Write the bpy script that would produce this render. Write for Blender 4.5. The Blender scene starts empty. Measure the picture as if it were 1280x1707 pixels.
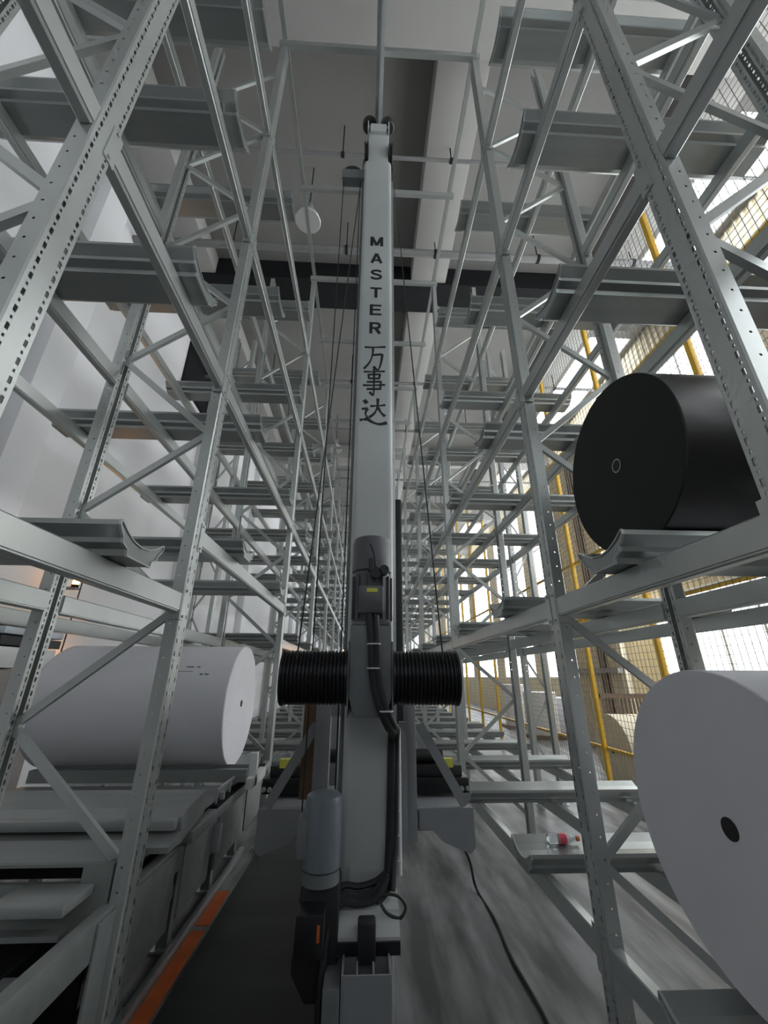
import bpy, bmesh, math, random
from mathutils import Vector, Matrix
random.seed(7)
S = bpy.context.scene
COL = S.collection
PI = math.pi

# ------------------------------------------------------------------ camera
H = 1.9
pit, yaw, rol = math.radians(22.1), math.radians(2.6), math.radians(0.24)
fw = Vector((math.sin(yaw)*math.cos(pit), math.cos(yaw)*math.cos(pit), math.sin(pit)))
rt = fw.cross(Vector((0, 0, 1))).normalized()
up = rt.cross(fw)
rt, up = math.cos(rol)*rt + math.sin(rol)*up, math.cos(rol)*up - math.sin(rol)*rt
cam_data = bpy.data.cameras.new('camera')
cam_data.sensor_fit = 'HORIZONTAL'; cam_data.sensor_width = 36.0
cam_data.lens = 676.0/1280.0*36.0
cam_data.clip_start = 0.05; cam_data.clip_end = 300
cam = bpy.data.objects.new('camera', cam_data)
COL.objects.link(cam)
m = Matrix((rt, up, -fw)).transposed().to_4x4(); m.translation = (0, 0, H)
cam.matrix_world = m
S.camera = cam

# ------------------------------------------------------------------ light and exposure
S.view_settings.view_transform = 'Standard'
S.view_settings.look = 'None'
S.view_settings.gamma = 1.0
S.view_settings.use_curve_mapping = False
S.view_settings.exposure = 0.08
W = bpy.data.worlds.new('world'); S.world = W
W.use_nodes = True
W.node_tree.nodes['Background'].inputs[0].default_value = (0.86, 0.93, 1.0, 1)
W.node_tree.nodes['Background'].inputs[1].default_value = 0.6
WINDOW_LIGHT = 5.5
BACK_FILL = 0.3

# ------------------------------------------------------------------ materials
def mat(name, col, rough=0.5, metal=0.0, var=0.06, scale=6.0, bump=0.0, spec=0.5, stretch=None, wear=None):
    M = bpy.data.materials.new(name); M.use_nodes = True
    nt = M.node_tree; b = nt.nodes['Principled BSDF']
    b.inputs['Roughness'].default_value = rough
    b.inputs['Metallic'].default_value = metal
    b.inputs['Specular IOR Level'].default_value = spec
    tc = nt.nodes.new('ShaderNodeTexCoord')
    n = nt.nodes.new('ShaderNodeTexNoise'); n.inputs['Scale'].default_value = scale
    n.inputs['Detail'].default_value = 5
    if stretch:
        mp = nt.nodes.new('ShaderNodeMapping'); mp.inputs['Scale'].default_value = stretch
        nt.links.new(tc.outputs['Object'], mp.inputs[0]); nt.links.new(mp.outputs[0], n.inputs['Vector'])
    else:
        nt.links.new(tc.outputs['Object'], n.inputs['Vector'])
    r = nt.nodes.new('ShaderNodeValToRGB')
    r.color_ramp.elements[0].position = 0.3; r.color_ramp.elements[1].position = 0.7
    lo = [max(0, c*(1-var)) for c in col]; hi = [min(1, c*(1+var)) for c in col]
    if wear: lo = wear
    r.color_ramp.elements[0].color = (*lo, 1); r.color_ramp.elements[1].color = (*hi, 1)
    nt.links.new(n.outputs['Fac'], r.inputs[0]); nt.links.new(r.outputs[0], b.inputs['Base Color'])
    if bump:
        bp = nt.nodes.new('ShaderNodeBump'); bp.inputs['Strength'].default_value = bump
        bp.inputs['Distance'].default_value = 0.01
        nt.links.new(n.outputs['Fac'], bp.inputs['Height']); nt.links.new(bp.outputs[0], b.inputs['Normal'])
    return M

def emit(name, col, strength):
    M = bpy.data.materials.new(name); M.use_nodes = True
    b = M.node_tree.nodes['Principled BSDF']
    b.inputs['Base Color'].default_value = (*col, 1)
    b.inputs['Emission Color'].default_value = (*col, 1)
    b.inputs['Emission Strength'].default_value = strength
    return M

def perforated(name, col, rough):
    """painted steel upright: two rows of slots on the wide face, round holes on the flanges"""
    M = mat(name, col, rough, 0.6, 0.05, 3.0)
    nt = M.node_tree; L = nt.links
    b = nt.nodes['Principled BSDF']; out = nt.nodes['Material Output']
    tc = nt.nodes.new('ShaderNodeTexCoord')
    sp = nt.nodes.new('ShaderNodeSeparateXYZ'); L.new(tc.outputs['Object'], sp.inputs[0])
    sn = nt.nodes.new('ShaderNodeSeparateXYZ'); L.new(tc.outputs['Normal'], sn.inputs[0])
    def M_(op, a, bb=None, c=None):
        q = nt.nodes.new('ShaderNodeMath'); q.operation = op
        for i, v in enumerate((a, bb, c)):
            if v is None: continue
            if isinstance(v, (int, float)): q.inputs[i].default_value = v
            else: L.new(v, q.inputs[i])
        return q.outputs[0]
    def near(v, centre, half):
        return M_('LESS_THAN', M_('ABSOLUTE', M_('SUBTRACT', v, centre)), half)
    zm = M_('PINGPONG', sp.outputs[2], 0.0375)
    zs = M_('PINGPONG', M_('ADD', sp.outputs[2], 0.0375), 0.0375)
    ay = M_('ABSOLUTE', sp.outputs[1])
    big = M_('MULTIPLY', M_('LESS_THAN', zm, 0.0135), near(ay, 0.038, 0.0068))
    small = M_('MULTIPLY', M_('LESS_THAN', zs, 0.0065), near(ay, 0.038, 0.0045))
    onx = M_('GREATER_THAN', M_('ABSOLUTE', sn.outputs[0]), 0.7)
    face = M_('MULTIPLY', M_('MAXIMUM', big, small), onx)
    zh = M_('PINGPONG', sp.outputs[2], 0.05)
    ax = M_('ABSOLUTE', sp.outputs[0])
    dx = M_('SUBTRACT', ax, 0.05)
    hole = M_('LESS_THAN', M_('ADD', M_('MULTIPLY', dx, dx), M_('MULTIPLY', zh, zh)), 0.00003)
    ony = M_('GREATER_THAN', M_('ABSOLUTE', sn.outputs[1]), 0.7)
    mask = M_('MAXIMUM', face, M_('MULTIPLY', hole, ony))
    tr = nt.nodes.new('ShaderNodeBsdfTransparent'); mx = nt.nodes.new('ShaderNodeMixShader')
    L.new(mask, mx.inputs[0]); L.new(b.outputs[0], mx.inputs[1]); L.new(tr.outputs[0], mx.inputs[2])
    L.new(mx.outputs[0], out.inputs['Surface'])
    return M

STEEL = (0.505, 0.533, 0.522)
mUP = perforated('upright_steel', STEEL, 0.33)
mST = mat('rack_steel', STEEL, 0.33, 0.6, 0.05, 3.0)
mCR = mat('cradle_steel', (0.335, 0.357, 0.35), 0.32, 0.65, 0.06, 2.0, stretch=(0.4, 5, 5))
mGAL = mat('galvanised_steel', (0.50, 0.52, 0.53), 0.35, 0.6, 0.08, 12)
mCRANE = mat('crane_paint', (0.52, 0.545, 0.545), 0.3, 0.0, 0.03, 2.0)
mCRD = mat('crane_dark_grey', (0.16, 0.172, 0.18), 0.42, 0.0, 0.08, 5)
mCARR = mat('carriage_grey', (0.25, 0.26, 0.275), 0.5, 0.0, 0.06, 5)
mMOT = mat('motor_blue_grey', (0.16, 0.19, 0.215), 0.35, 0.1, 0.06, 7)
mMOTD = mat('hoist_motor_grey', (0.10, 0.105, 0.115), 0.4, 0.1, 0.06, 7)
mBLK = mat('black_rubber', (0.018, 0.018, 0.02), 0.5, 0, 0.1, 9)
mDRUM = mat('drum_black', (0.02, 0.02, 0.022), 0.35, 0.3, 0.15, 20)
mBROWN = mat('brown_board', (0.13, 0.075, 0.04), 0.6, 0, 0.15, 4)
mBEIGED = mat('taupe_paint', (0.30, 0.27, 0.26), 0.6, 0, 0.06, 3)
mPALEB = mat('pale_blue_paint', (0.55, 0.60, 0.66), 0.5, 0, 0.06, 3)
mBRASS = mat('dark_brass', (0.10, 0.075, 0.02), 0.3, 0.7, 0.3, 8)
mINK = mat('black_lettering', (0.012, 0.012, 0.014), 0.5, 0, 0.05, 5)
mWHITEP = mat('white_plastic', (0.75, 0.76, 0.76), 0.35, 0, 0.03, 5)
mYEL = mat('yellow_paint', (0.78, 0.46, 0.04), 0.45, 0, 0.08, 5)
mYLAB = mat('yellow_label', (0.72, 0.68, 0.10), 0.5, 0, 0.03, 5)
mORNG = mat('orange_paint', (0.62, 0.13, 0.03), 0.55, 0, 0.2, 6)
mPAPER = mat('white_paper', (0.76, 0.755, 0.79), 0.62, 0, 0.025, 2.0, stretch=(0.3, 2, 2))
mPAPERC = mat('kraft_core', (0.025, 0.023, 0.022), 0.8, 0, 0.1, 5)
mBROLL = mat('black_wrap', (0.012, 0.012, 0.014), 0.34, 0, 0.15, 3, bump=0.15, stretch=(0.5, 3, 3))
mBEND = mat('black_paper', (0.010, 0.010, 0.011), 0.75, 0, 0.05, 3)
mCREAM = mat('cream_paper', (0.62, 0.56, 0.42), 0.65, 0, 0.04, 2)
mWALL = mat('white_wall_paint', (0.80, 0.80, 0.815), 0.75, 0, 0.05, 0.35, stretch=(1, 1, 0.4))
mWALLB = mat('grey_wall_paint', (0.16, 0.16, 0.165), 0.8, 0, 0.05, 0.5)
mBEIGE = mat('beige_cladding', (0.74, 0.66, 0.49), 0.55, 0, 0.05, 0.8)
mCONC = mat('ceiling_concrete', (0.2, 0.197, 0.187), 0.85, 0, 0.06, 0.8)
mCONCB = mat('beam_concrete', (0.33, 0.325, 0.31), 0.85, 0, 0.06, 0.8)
mPIPE = mat('pipe_grey', (0.2, 0.2, 0.2), 0.5, 0.2, 0.06, 5)
mDARK = mat('dark_steel', (0.016, 0.017, 0.018), 0.7, 0, 0.1, 4, spec=0.1)
mWIRE = mat('mesh_wire', (0.24, 0.235, 0.22), 0.5, 0.3, 0.1, 9)
mROPE = mat('wire_rope', (0.03, 0.03, 0.03), 0.5, 0.3, 0.2, 60)
mCONV = mat('conveyor_grey', (0.24, 0.255, 0.25), 0.45, 0.2, 0.1, 3, stretch=(0.5, 4, 4))
mCONVL = mat('conveyor_plate', (0.34, 0.355, 0.35), 0.4, 0.3, 0.1, 2, stretch=(0.5, 4, 4))
mAMBER = emit('amber_lamp', (1.0, 0.42, 0.08), 26.0)
mLED = emit('blue_led', (0.1, 0.15, 1.0), 6.0)
mDAY = emit('daylight_pane', (0.93, 0.97, 1.0), WINDOW_LIGHT)
mFILLB = emit('back_wall_fill_pane', (0.93, 0.97, 1.0), BACK_FILL)
mLENS = mat('lamp_reflector', (0.62, 0.62, 0.6), 0.25, 0.2, 0.05, 8)

def floor_material():
    M = mat('floor_concrete', (0.19, 0.195, 0.20), 0.5, 0, 0.25, 0.9)
    nt = M.node_tree; L = nt.links; b = nt.nodes['Principled BSDF']
    tc = nt.nodes.new('ShaderNodeTexCoord')
    mp = nt.nodes.new('ShaderNodeMapping'); mp.inputs['Scale'].default_value = (3.2, 0.55, 1)
    L.new(tc.outputs['Object'], mp.inputs[0])
    n = nt.nodes.new('ShaderNodeTexNoise'); n.inputs['Scale'].default_value = 1.6; n.inputs['Detail'].default_value = 4
    L.new(mp.outputs[0], n.inputs['Vector'])
    r = nt.nodes.new('ShaderNodeValToRGB')
    r.color_ramp.elements[0].position = 0.38; r.color_ramp.elements[0].color = (0.075, 0.077, 0.08, 1)
    r.color_ramp.elements[1].position = 0.66; r.color_ramp.elements[1].color = (0.27, 0.274, 0.28, 1)
    L.new(n.outputs['Fac'], r.inputs[0]); L.new(r.outputs[0], b.inputs['Base Color'])
    n2 = nt.nodes.new('ShaderNodeTexNoise'); n2.inputs['Scale'].default_value = 2.5
    L.new(tc.outputs['Object'], n2.inputs['Vector'])
    mr = nt.nodes.new('ShaderNodeMapRange'); mr.inputs[3].default_value = 0.3; mr.inputs[4].default_value = 0.6
    L.new(n2.outputs['Fac'], mr.inputs[0]); L.new(mr.outputs[0], b.inputs['Roughness'])
    return M
mFLOOR = floor_material()
mLANESHADE = mat('lane_coating_and_shade', (0.030, 0.031, 0.033), 0.55, 0, 0.3, 1.4, stretch=(0.5, 3, 1))

# ------------------------------------------------------------------ mesh helpers
class MB:
    """collects shapes in world coordinates"""
    def __init__(s): s.v = []; s.f = []
    def add(s, vs, fs):
        o = len(s.v); s.v += [tuple(v) for v in vs]; s.f += [tuple(i+o for i in f) for f in fs]; return s
    def box(s, x0, x1, y0, y1, z0, z1):
        return s.add([(x0,y0,z0),(x1,y0,z0),(x1,y1,z0),(x0,y1,z0),(x0,y0,z1),(x1,y0,z1),(x1,y1,z1),(x0,y1,z1)],
                     [(0,3,2,1),(4,5,6,7),(0,1,5,4),(1,2,6,5),(2,3,7,6),(3,0,4,7)])
    def prism(s, pts, axis, a, b):
        """extrude a 2D outline along an axis; outline coords are the two other axes in xyz order"""
        n = len(pts); vs = []
        for t in (a, b):
            for p in pts:
                q = list(p); q.insert('xyz'.index(axis), t); vs.append(q)
        return s.add(vs, [tuple(range(n-1, -1, -1)), tuple(range(n, 2*n))] + [(i, (i+1) % n, n+(i+1) % n, n+i) for i in range(n)])
    def bar(s, p, q, w, h, upv=(0, 0, 1)):
        p, q = Vector(p), Vector(q); d = (q-p).normalized(); u = Vector(upv)
        if abs(d.dot(u)) > 0.98: u = Vector((0, 1, 0))
        a = d.cross(u).normalized(); c = a.cross(d).normalized()
        vs = [e + a*sx*w/2 + c*sz*h/2 for e in (p, q) for sx, sz in ((-1,-1),(1,-1),(1,1),(-1,1))]
        return s.add(vs, [(3,2,1,0),(4,5,6,7),(0,1,5,4),(1,2,6,5),(2,3,7,6),(3,0,4,7)])
    def lathe(s, c, axis, prof, n=32):
        """prof: (along, radius) pairs; closed with caps"""
        c = Vector(c); A = {'x': (1,0,0), 'y': (0,1,0), 'z': (0,0,1)}[axis]; A = Vector(A)
        U = Vector((0,0,1)) if axis != 'z' else Vector((1,0,0)); V = A.cross(U)
        vs = []; fs = []
        for a, r in prof:
            for k in range(n):
                t = 2*PI*k/n; vs.append(c + A*a + (U*math.cos(t) + V*math.sin(t))*r)
        for i in range(len(prof)-1):
            for k in range(n):
                k2 = (k+1) % n; fs.append((i*n+k, i*n+k2, (i+1)*n+k2, (i+1)*n+k))
        fs.append(tuple(range(n-1, -1, -1))); fs.append(tuple((len(prof)-1)*n+k for k in range(n)))
        return s.add(vs, fs)
    def tube(s, pts, r, n=8):
        pts = [Vector(p) for p in pts]; vs = []; fs = []
        prev = None
        for i, p in enumerate(pts):
            d = (pts[min(i+1, len(pts)-1)] - pts[max(i-1, 0)]).normalized()
            u = prev if prev is not None else (Vector((0,0,1)) if abs(d.z) < 0.9 else Vector((1,0,0)))
            a = d.cross(u).normalized(); c = a.cross(d).normalized(); prev = c
            for k in range(n):
                t = 2*PI*k/n; vs.append(p + a*math.cos(t)*r + c*math.sin(t)*r)
        for i in range(len(pts)-1):
            for k in range(n):
                k2 = (k+1) % n; fs.append((i*n+k, i*n+k2, (i+1)*n+k2, (i+1)*n+k))
        fs.append(tuple(range(n-1, -1, -1))); fs.append(tuple((len(pts)-1)*n+k for k in range(n)))
        return s.add(vs, fs)
    def mesh(s, name, M, org=(0,0,0), smooth=False, bevel=0.0, seg=2):
        me = bpy.data.meshes.new(name)
        me.from_pydata([(v[0]-org[0], v[1]-org[1], v[2]-org[2]) for v in s.v], [], s.f)
        bm = bmesh.new(); bm.from_mesh(me)
        bmesh.ops.recalc_face_normals(bm, faces=bm.faces)
        if bevel:
            eds = [e for e in bm.edges if len(e.link_faces) == 2 and e.calc_face_angle(0) > 0.6]
            bmesh.ops.bevel(bm, geom=eds, offset=bevel, segments=seg, affect='EDGES', profile=0.5, clamp_overlap=True)
        bm.to_mesh(me); bm.free()
        me.materials.append(M)
        if smooth or bevel:
            for p in me.polygons: p.use_smooth = True
            if hasattr(me, 'set_sharp_from_angle'): me.set_sharp_from_angle(angle=math.radians(38))
        me.update()
        return me

def smooth_path(pts, n=8):
    """Catmull-Rom through the given points"""
    P = [Vector(p) for p in pts]; P = [P[0]] + P + [P[-1]]; out = []
    for i in range(1, len(P)-2):
        for k in range(n):
            t = k/n; a, b, c, d = P[i-1:i+3]
            out.append(0.5*((2*b) + (c-a)*t + (2*a-5*b+4*c-d)*t*t + (3*b-a-3*c+d)*t*t*t))
    out.append(P[-2]); return out

def link(name, me, parent=None, loc=(0,0,0)):
    o = bpy.data.objects.new(name, me); COL.objects.link(o)
    if parent is not None: o.parent = parent
    o.location = loc; return o
def tag(o, label=None, cat=None, group=None, kind=None):
    if label: o['label'] = label
    if cat: o['category'] = cat
    if group: o['group'] = group
    if kind: o['kind'] = kind
    elif cat: o['kind'] = 'thing'
    return o
def thing(name, label, cat, loc=(0,0,0), group=None):
    return tag(link(name, None, None, loc), label, cat, group)
def root_of(o):
    while o.parent: o = o.parent
    return o
def part(name, mb, M, parent, label=None, kind=None, **k):
    org = root_of(parent).location
    o = link(name, mb.mesh(name, M, org, **k), parent)
    return tag(o, label, None, None, kind)
def solo(name, mb, M, label, cat, loc, group=None, **k):
    o = link(name, mb.mesh(name, M, loc, **k), None, loc)
    return tag(o, label, cat, group)
def struct(name, mb, M, parent=None, **k):
    if parent is not None: return part(name, mb, M, parent, **k)
    return tag(link(name, mb.mesh(name, M, **k)), kind='structure')

# ------------------------------------------------------------------ the hall
Y0, Y1 = -7.0, 46.0
XL, XR, ZC = -5.4, 8.6, 12.0
struct('floor', MB().box(XL-0.3, XR+0.3, Y0, Y1+0.3, -0.2, 0), mFLOOR)
struct('trim_1', MB().box(-1.2, -0.14, -1.0, 44, 0.0, 0.006), mLANESHADE)          # dark aisle floor strip, partly shade of crane and conveyor painted in
SKX, SKY = (7.0, 8.4), [(4.0, 7.4), (9.6, 15.8), (18, 23.4), (25.8, 31), (33.4, 38.6)]
_c = MB().box(XL-0.3, SKX[0], Y0, Y1+0.3, ZC, ZC+0.3).box(SKX[1], XR+0.3, Y0, Y1+0.3, ZC, ZC+0.3)
_p = Y0
for a, b in SKY + [(Y1+0.3, Y1+0.3)]:
    _c.box(SKX[0], SKX[1], _p, a, ZC, ZC+0.3); _p = b
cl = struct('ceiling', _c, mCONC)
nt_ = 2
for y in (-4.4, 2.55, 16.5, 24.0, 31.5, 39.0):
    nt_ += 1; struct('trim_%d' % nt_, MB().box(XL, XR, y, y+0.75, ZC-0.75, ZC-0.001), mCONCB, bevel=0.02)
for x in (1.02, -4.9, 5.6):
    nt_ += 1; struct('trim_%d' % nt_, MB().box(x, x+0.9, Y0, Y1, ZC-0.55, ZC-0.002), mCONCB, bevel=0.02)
struct('trim_2', MB().box(XL, XR, 7.5, 8.4, ZC-0.6, ZC-0.002), mDARK)  # dark steel duct girder
wl = struct('wall_left', MB().box(XL-0.3, XL, Y0, Y1, 0, ZC), mWALL)
nt_ += 1; struct('trim_%d' % nt_, MB().box(XL, XL+0.06, 9.6, 12.6, 9.7, ZC-0.002), mDARK)
for k, y in enumerate((-1.5, 5.2, 11.4, 17.6, 23.8, 30.0, 36.2)):
    nt_ += 1; struct('trim_%d' % nt_, MB().box(XL, XL+0.28, y, y+0.6, 0, ZC-0.01), mWALL, bevel=0.02)
# wall behind the camera; its high glowing window band is added as fill light
struct('wall_back', MB().box(XL, XR, Y0-0.3, Y0, 0, 5.0).box(XL, XR, Y0-0.3, Y0, 10.8, ZC).box(XL, XL+1, Y0-0.3, Y0, 5.0, 10.8).box(XR-1, XR, Y0-0.3, Y0, 5.0, 10.8), mWALLB)
def window(idx, fr, panes, M):
    w = struct('window_%d' % idx, fr, mWHITEP)
    for p in panes: struct('pane', MB().box(*p), M, w)
fr = MB(); pn = []
for i in range(7):
    a = XL+1+(XR-XL-2)*i/6; fr.box(a-0.04, a+0.04, Y0-0.12, Y0, 5.0, 10.8)
    if i < 6: pn.append((a+0.04, a+(XR-XL-2)/6-0.04, Y0-0.1, Y0-0.08, 5.0, 10.8))
window(1, fr, pn, mFILLB)
struct('wall_far', MB().box(XL-0.3, XR+0.3, Y1, Y1+0.3, 0, ZC), mWALL)

# right wall: beige ribbed cladding round tall window bands
def ribbed(y0, y1, z0, z1, mb, x=XR, pitch=0.22):
    n = max(1, int(round((y1-y0)/pitch))); p = (y1-y0)/n; pts = []
    for i in range(n):
        a = y0+i*p; pts += [(x, a), (x, a+p*0.55), (x-0.05, a+p*0.65), (x-0.05, a+p*0.92)]
    pts += [(x, y1), (x+0.12, y1), (x+0.12, y0)]
    return mb.prism(pts, 'z', z0, z1)
WY = [(-4.5, 0.8), (2.0, 6.0), (7.4, 12.0), (15.2, 19.8), (21.2, 26.0), (27.4, 32.0), (33.4, 44.0)]
WZ = [(1.85, 4.1), (4.8, 10.9)]
wr = MB()
prev = Y0
for a, b in WY + [(Y1, Y1)]:
    ribbed(prev, a, 0, ZC, wr); prev = b
    if a < b:
        (ribbed(a, b, 0, 5.4, wr) if a < 0 else (ribbed(a, b, 0, WZ[0][0], wr), ribbed(a, b, WZ[0][1], WZ[1][0], wr))); ribbed(a, b, WZ[1][1], ZC, wr)
wright = struct('wall_right', wr, mBEIGE)
nw = 1
for a, b in WY:
    for z0, z1 in WZ:
        if a < 0:
            if z0 < 3: continue
            z0 = 5.4
        nw += 1
        fr = MB(); t = 0.07
        fr.box(XR-0.03, XR+0.1, a, b, z0, z0+t).box(XR-0.03, XR+0.1, a, b, z1-t, z1)
        n = 4
        for i in range(n+1):
            y = a+(b-a-t)*i/n; fr.box(XR-0.025, XR+0.1, y, y+t, z0+t, z1-t)
        if z1-z0 > 3: fr.box(XR-0.02, XR+0.1, a, b, (z0+z1)/2-0.035, (z0+z1)/2+0.035)
        w = struct('window_%d' % nw, fr, mWHITEP)
        for i in range(n):
            ya = a+(b-a-t)*i/n+t; yb = a+(b-a-t)*(i+1)/n
            struct('pane', MB().box(XR+0.03, XR+0.05, ya, yb, z0+t, z1-t), mDAY, w)

for a, b in SKY:                                          # glowing roof lights added over the right-hand bay to light its wall
    nw += 1
    w = struct('window_%d' % nw, MB().box(SKX[0], SKX[1], a, a+0.05, ZC+0.02, ZC+0.2).box(SKX[0], SKX[1], b-0.05, b, ZC+0.02, ZC+0.2)
               .box(SKX[0], SKX[0]+0.05, a, b, ZC+0.02, ZC+0.2).box(SKX[1]-0.05, SKX[1], a, b, ZC+0.02, ZC+0.2), mWHITEP)
    n = 3
    for i in range(n):
        struct('pane', MB().box(SKX[0]+0.05, SKX[1]-0.05, a+0.05+(b-a-0.1)*i/n, a+0.05+(b-a-0.1)*(i+1)/n-0.03, ZC+0.1, ZC+0.12), mDAY, w)

# ------------------------------------------------------------------ storage racks
FRAME_Y = [1.06] + [2.70+3.32*k for k in range(12)]
LEVEL = [0.66+1.725*k for k in range(5)]                 # top of the beams
CRADLE_Y = [1.87+1.66*k for k in range(22)]
TOP = 9.40
ORD = ['first', 'second', 'third', 'fourth', 'fifth', 'sixth', 'seventh', 'eighth', 'ninth', 'tenth', 'eleventh', 'twelfth', 'thirteenth',
       'fourteenth', 'fifteenth', 'sixteenth', 'seventeenth', 'eighteenth', 'nineteenth', 'twentieth', 'twenty-first', 'twenty-second']
LV = ['lowest', 'second', 'third', 'fourth', 'top']
XF = {-1: -1.15, 1: 1.25}
SIDE = {-1: 'left', 1: 'right'}

def upright_mb(s, h, w=0.13, d=0.078, t=0.004):
    """open C section: face at x=0, flanges running back (direction s), lips turned in"""
    o = [(0, -w/2+0.006), (0, w/2-0.006), (0.006*s, w/2), (d*s, w/2), (d*s, w/2-0.045), ((d-t)*s, w/2-0.045), ((d-t)*s, w/2-t), (0.008*s, w/2-t), (t*s, w/2-0.009),
         (t*s, -w/2+0.009), (0.008*s, -w/2+t), ((d-t)*s, -w/2+t), ((d-t)*s, -w/2+0.045), (d*s, -w/2+0.045), (d*s, -w/2), (0.006*s, -w/2)]
    mb = MB(); n = len(o); vs = [(x, y, z) for z in (0.012, h) for x, y in o]
    mb.add(vs, [(i, (i+1) % n, n+(i+1) % n, n+i) for i in range(n)])
    return mb
UPM = {s: upright_mb(s, TOP).mesh('upright', mUP) for s in (-1, 1)}
def c_bar(p, q, w=0.045, h=0.03):
    """thin channel brace in the frame plane (x-z), open to +y"""
    mb = MB(); mb.bar(p, q, h, w, upv=(0, 0, 1)); return mb
DEPTH = 0.90
def frame_meshes(s):
    out = []
    nodes = []; z = 0.31; front = False; i = 0
    while z < TOP-0.05:
        nodes.append((0.06*s if front else (DEPTH-0.06)*s, 0, z)); z += 0.66; front = not front
    for a, b in zip(nodes, nodes[1:]):
        out.append(c_bar(a, b).mesh('brace', mST))
    return out
FRM = {s: frame_meshes(s) for s in (-1, 1)}
PLATE = {}
for s in (-1, 1):
    mb = MB().box(*sorted((-0.03*s, 0.14*s)), -0.064, 0.064, 0, 0.012)
    for yy in (-0.045, 0.045): mb.lathe((0.115*s, yy, 0.012), 'z', [(0, 0.012), (0.02, 0.012)], 6)
    PLATE[s] = mb.mesh('base_plate', mGAL)
def rack_frame(s, x, y, label, group, depth=DEPTH):
    r = thing('rack_ladder', label, 'rack frame', (x, y, 0), group)
    link('front_upright', UPM[s], r)
    link('rear_upright', UPM[-s], r, (depth*s, 0, 0))
    link('base_plate', PLATE[s], r); link('base_plate', PLATE[-s], r, (depth*s, 0, 0))
    for me in FRM[s]:
        b = link('brace', me, r)
        if depth != DEPTH: b.scale.x = depth/DEPTH
    return r
for s in (-1, 1):
    for i, y in enumerate(FRAME_Y):
        rack_frame(s, XF[s], y, 'grey perforated upright frame with zigzag braces on %s rack, %s from the camera' % (SIDE[s], ORD[i]), 'upright frames of the racks')
    for i in range(6):
        rack_frame(s, XF[s]+1.60*s, 7.68+6.64*i, 'narrow grey rear support frame of %s rack, %s from the camera' % (SIDE[s], ORD[i]), 'rear support frames of the racks', 0.45)

def beam_mesh(L, near):
    bh, bt = 0.12, 0.06
    prof = [(0, 0.014), (0, bh-0.006), (0.006, bh), (bt-0.006, bh), (bt, bh-0.006), (bt, 0.006), (bt-0.006, 0), (0.012, 0), (0.006, 0.006), (0.006, 0.014)]
    mb = MB().prism([(x, z-bh) for x, z in prof], 'y', 0, L)
    return mb.mesh('rack_beam', mST)
BEAMS = {}
def bracket_mesh():
    mb = MB().box(-0.004, 0.066, -0.012, 0.0, -0.16, 0.04)
    mb.box(-0.006, -0.0, 0.0, 0.055, -0.16, 0.04)
    for z in (-0.14, 0.02): mb.lathe((-0.006, 0.03, z), 'x', [(-0.008, 0.009), (0.0, 0.009)], 6)
    return mb.mesh('end_bracket', mST)
BRK = bracket_mesh()
def rack_beam(s, x, y0, y1, z, row, lv, bay, near):
    L = round(y1-y0, 3)
    if L not in BEAMS: BEAMS[L] = beam_mesh(L, near)
    lab = 'grey steel beam of %s rack, %s row, %s level, %s bay from the camera' % (SIDE[s], row, lv, ORD[bay])
    o = tag(link('rack_beam', BEAMS[L], None, (x, y0, z)), lab, 'rack beam', 'lengthwise beams of the racks')
    o.scale.x = s
    if near:
        link('end_bracket', BRK, o, (0, L, 0)).scale.y = 1
        b = link('end_bracket', BRK, o, (0, 0, 0)); b.scale.y = -1
    return o
for s in (-1, 1):
    for i in range(len(FRAME_Y)-1):
        a, b = FRAME_Y[i]+0.067, FRAME_Y[i+1]-0.067
        if i == 0: spans = [(FRAME_Y[0]-3.32+0.067, FRAME_Y[0]-0.067, 0), (a, b, 1)]
        else: spans = [(a, b, i+1)]
        for a, b, bay in spans:
            for k, z in enumerate(LEVEL):
                zz = z
                if s < 0 and k == 0 and bay in (0, 1, 2): continue       # the conveyor stands there
                if s < 0 and k == 1 and bay == 2: zz = 2.85
                rack_beam(s, XF[s], a, b, zz, 'front', LV[k], bay, bay < 3 and bay > 0)
                rack_beam(s, XF[s]+0.81*s, a, b, z, 'middle', LV[k], bay, False)
    ys = [1.06]+[7.68+6.64*i for i in range(6)]
    for i in range(len(ys)-1):
        for k, z in enumerate(LEVEL):
            if s < 0 and k == 0 and i == 0: continue
            rack_beam(s, XF[s]+1.62*s, ys[i]+0.07, ys[i+1]-0.07, z, 'back', LV[k], i, False)

# roll cradles: hollow saddle section lying across the beams
CR_O = [(-0.195, 0.135), (-0.13, 0.098), (-0.07, 0.075), (0, 0.066), (0.07, 0.075), (0.13, 0.098), (0.195, 0.135), (0.198, 0.112), (0.155, 0.066),
        (0.152, 0.045), (0.108, 0.028), (0.102, 0.0), (-0.102, 0.0), (-0.108, 0.028), (-0.152, 0.045), (-0.155, 0.066), (-0.198, 0.112)]
CLEN = 1.98
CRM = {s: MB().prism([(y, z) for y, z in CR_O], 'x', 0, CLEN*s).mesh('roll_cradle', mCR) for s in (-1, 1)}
def scaled(o, k, dz): return [(y*k, (z-0.066)*k+0.066+dz) for y, z in o]
rim = MB()
for i in range(len(CR_O)):
    (y0, z0), (y1, z1) = CR_O[i], CR_O[(i+1) % len(CR_O)]
    d = Vector((0, y1-y0, z1-z0)); n = Vector((0, d.z, -d.y)).normalized()*0.004
    rim.bar((0, y0, z0), (0, y1, z1), 0.012, 0.006, upv=n)
LIPM = rim.mesh('end_rim', mST)
n_cr = {}
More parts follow.
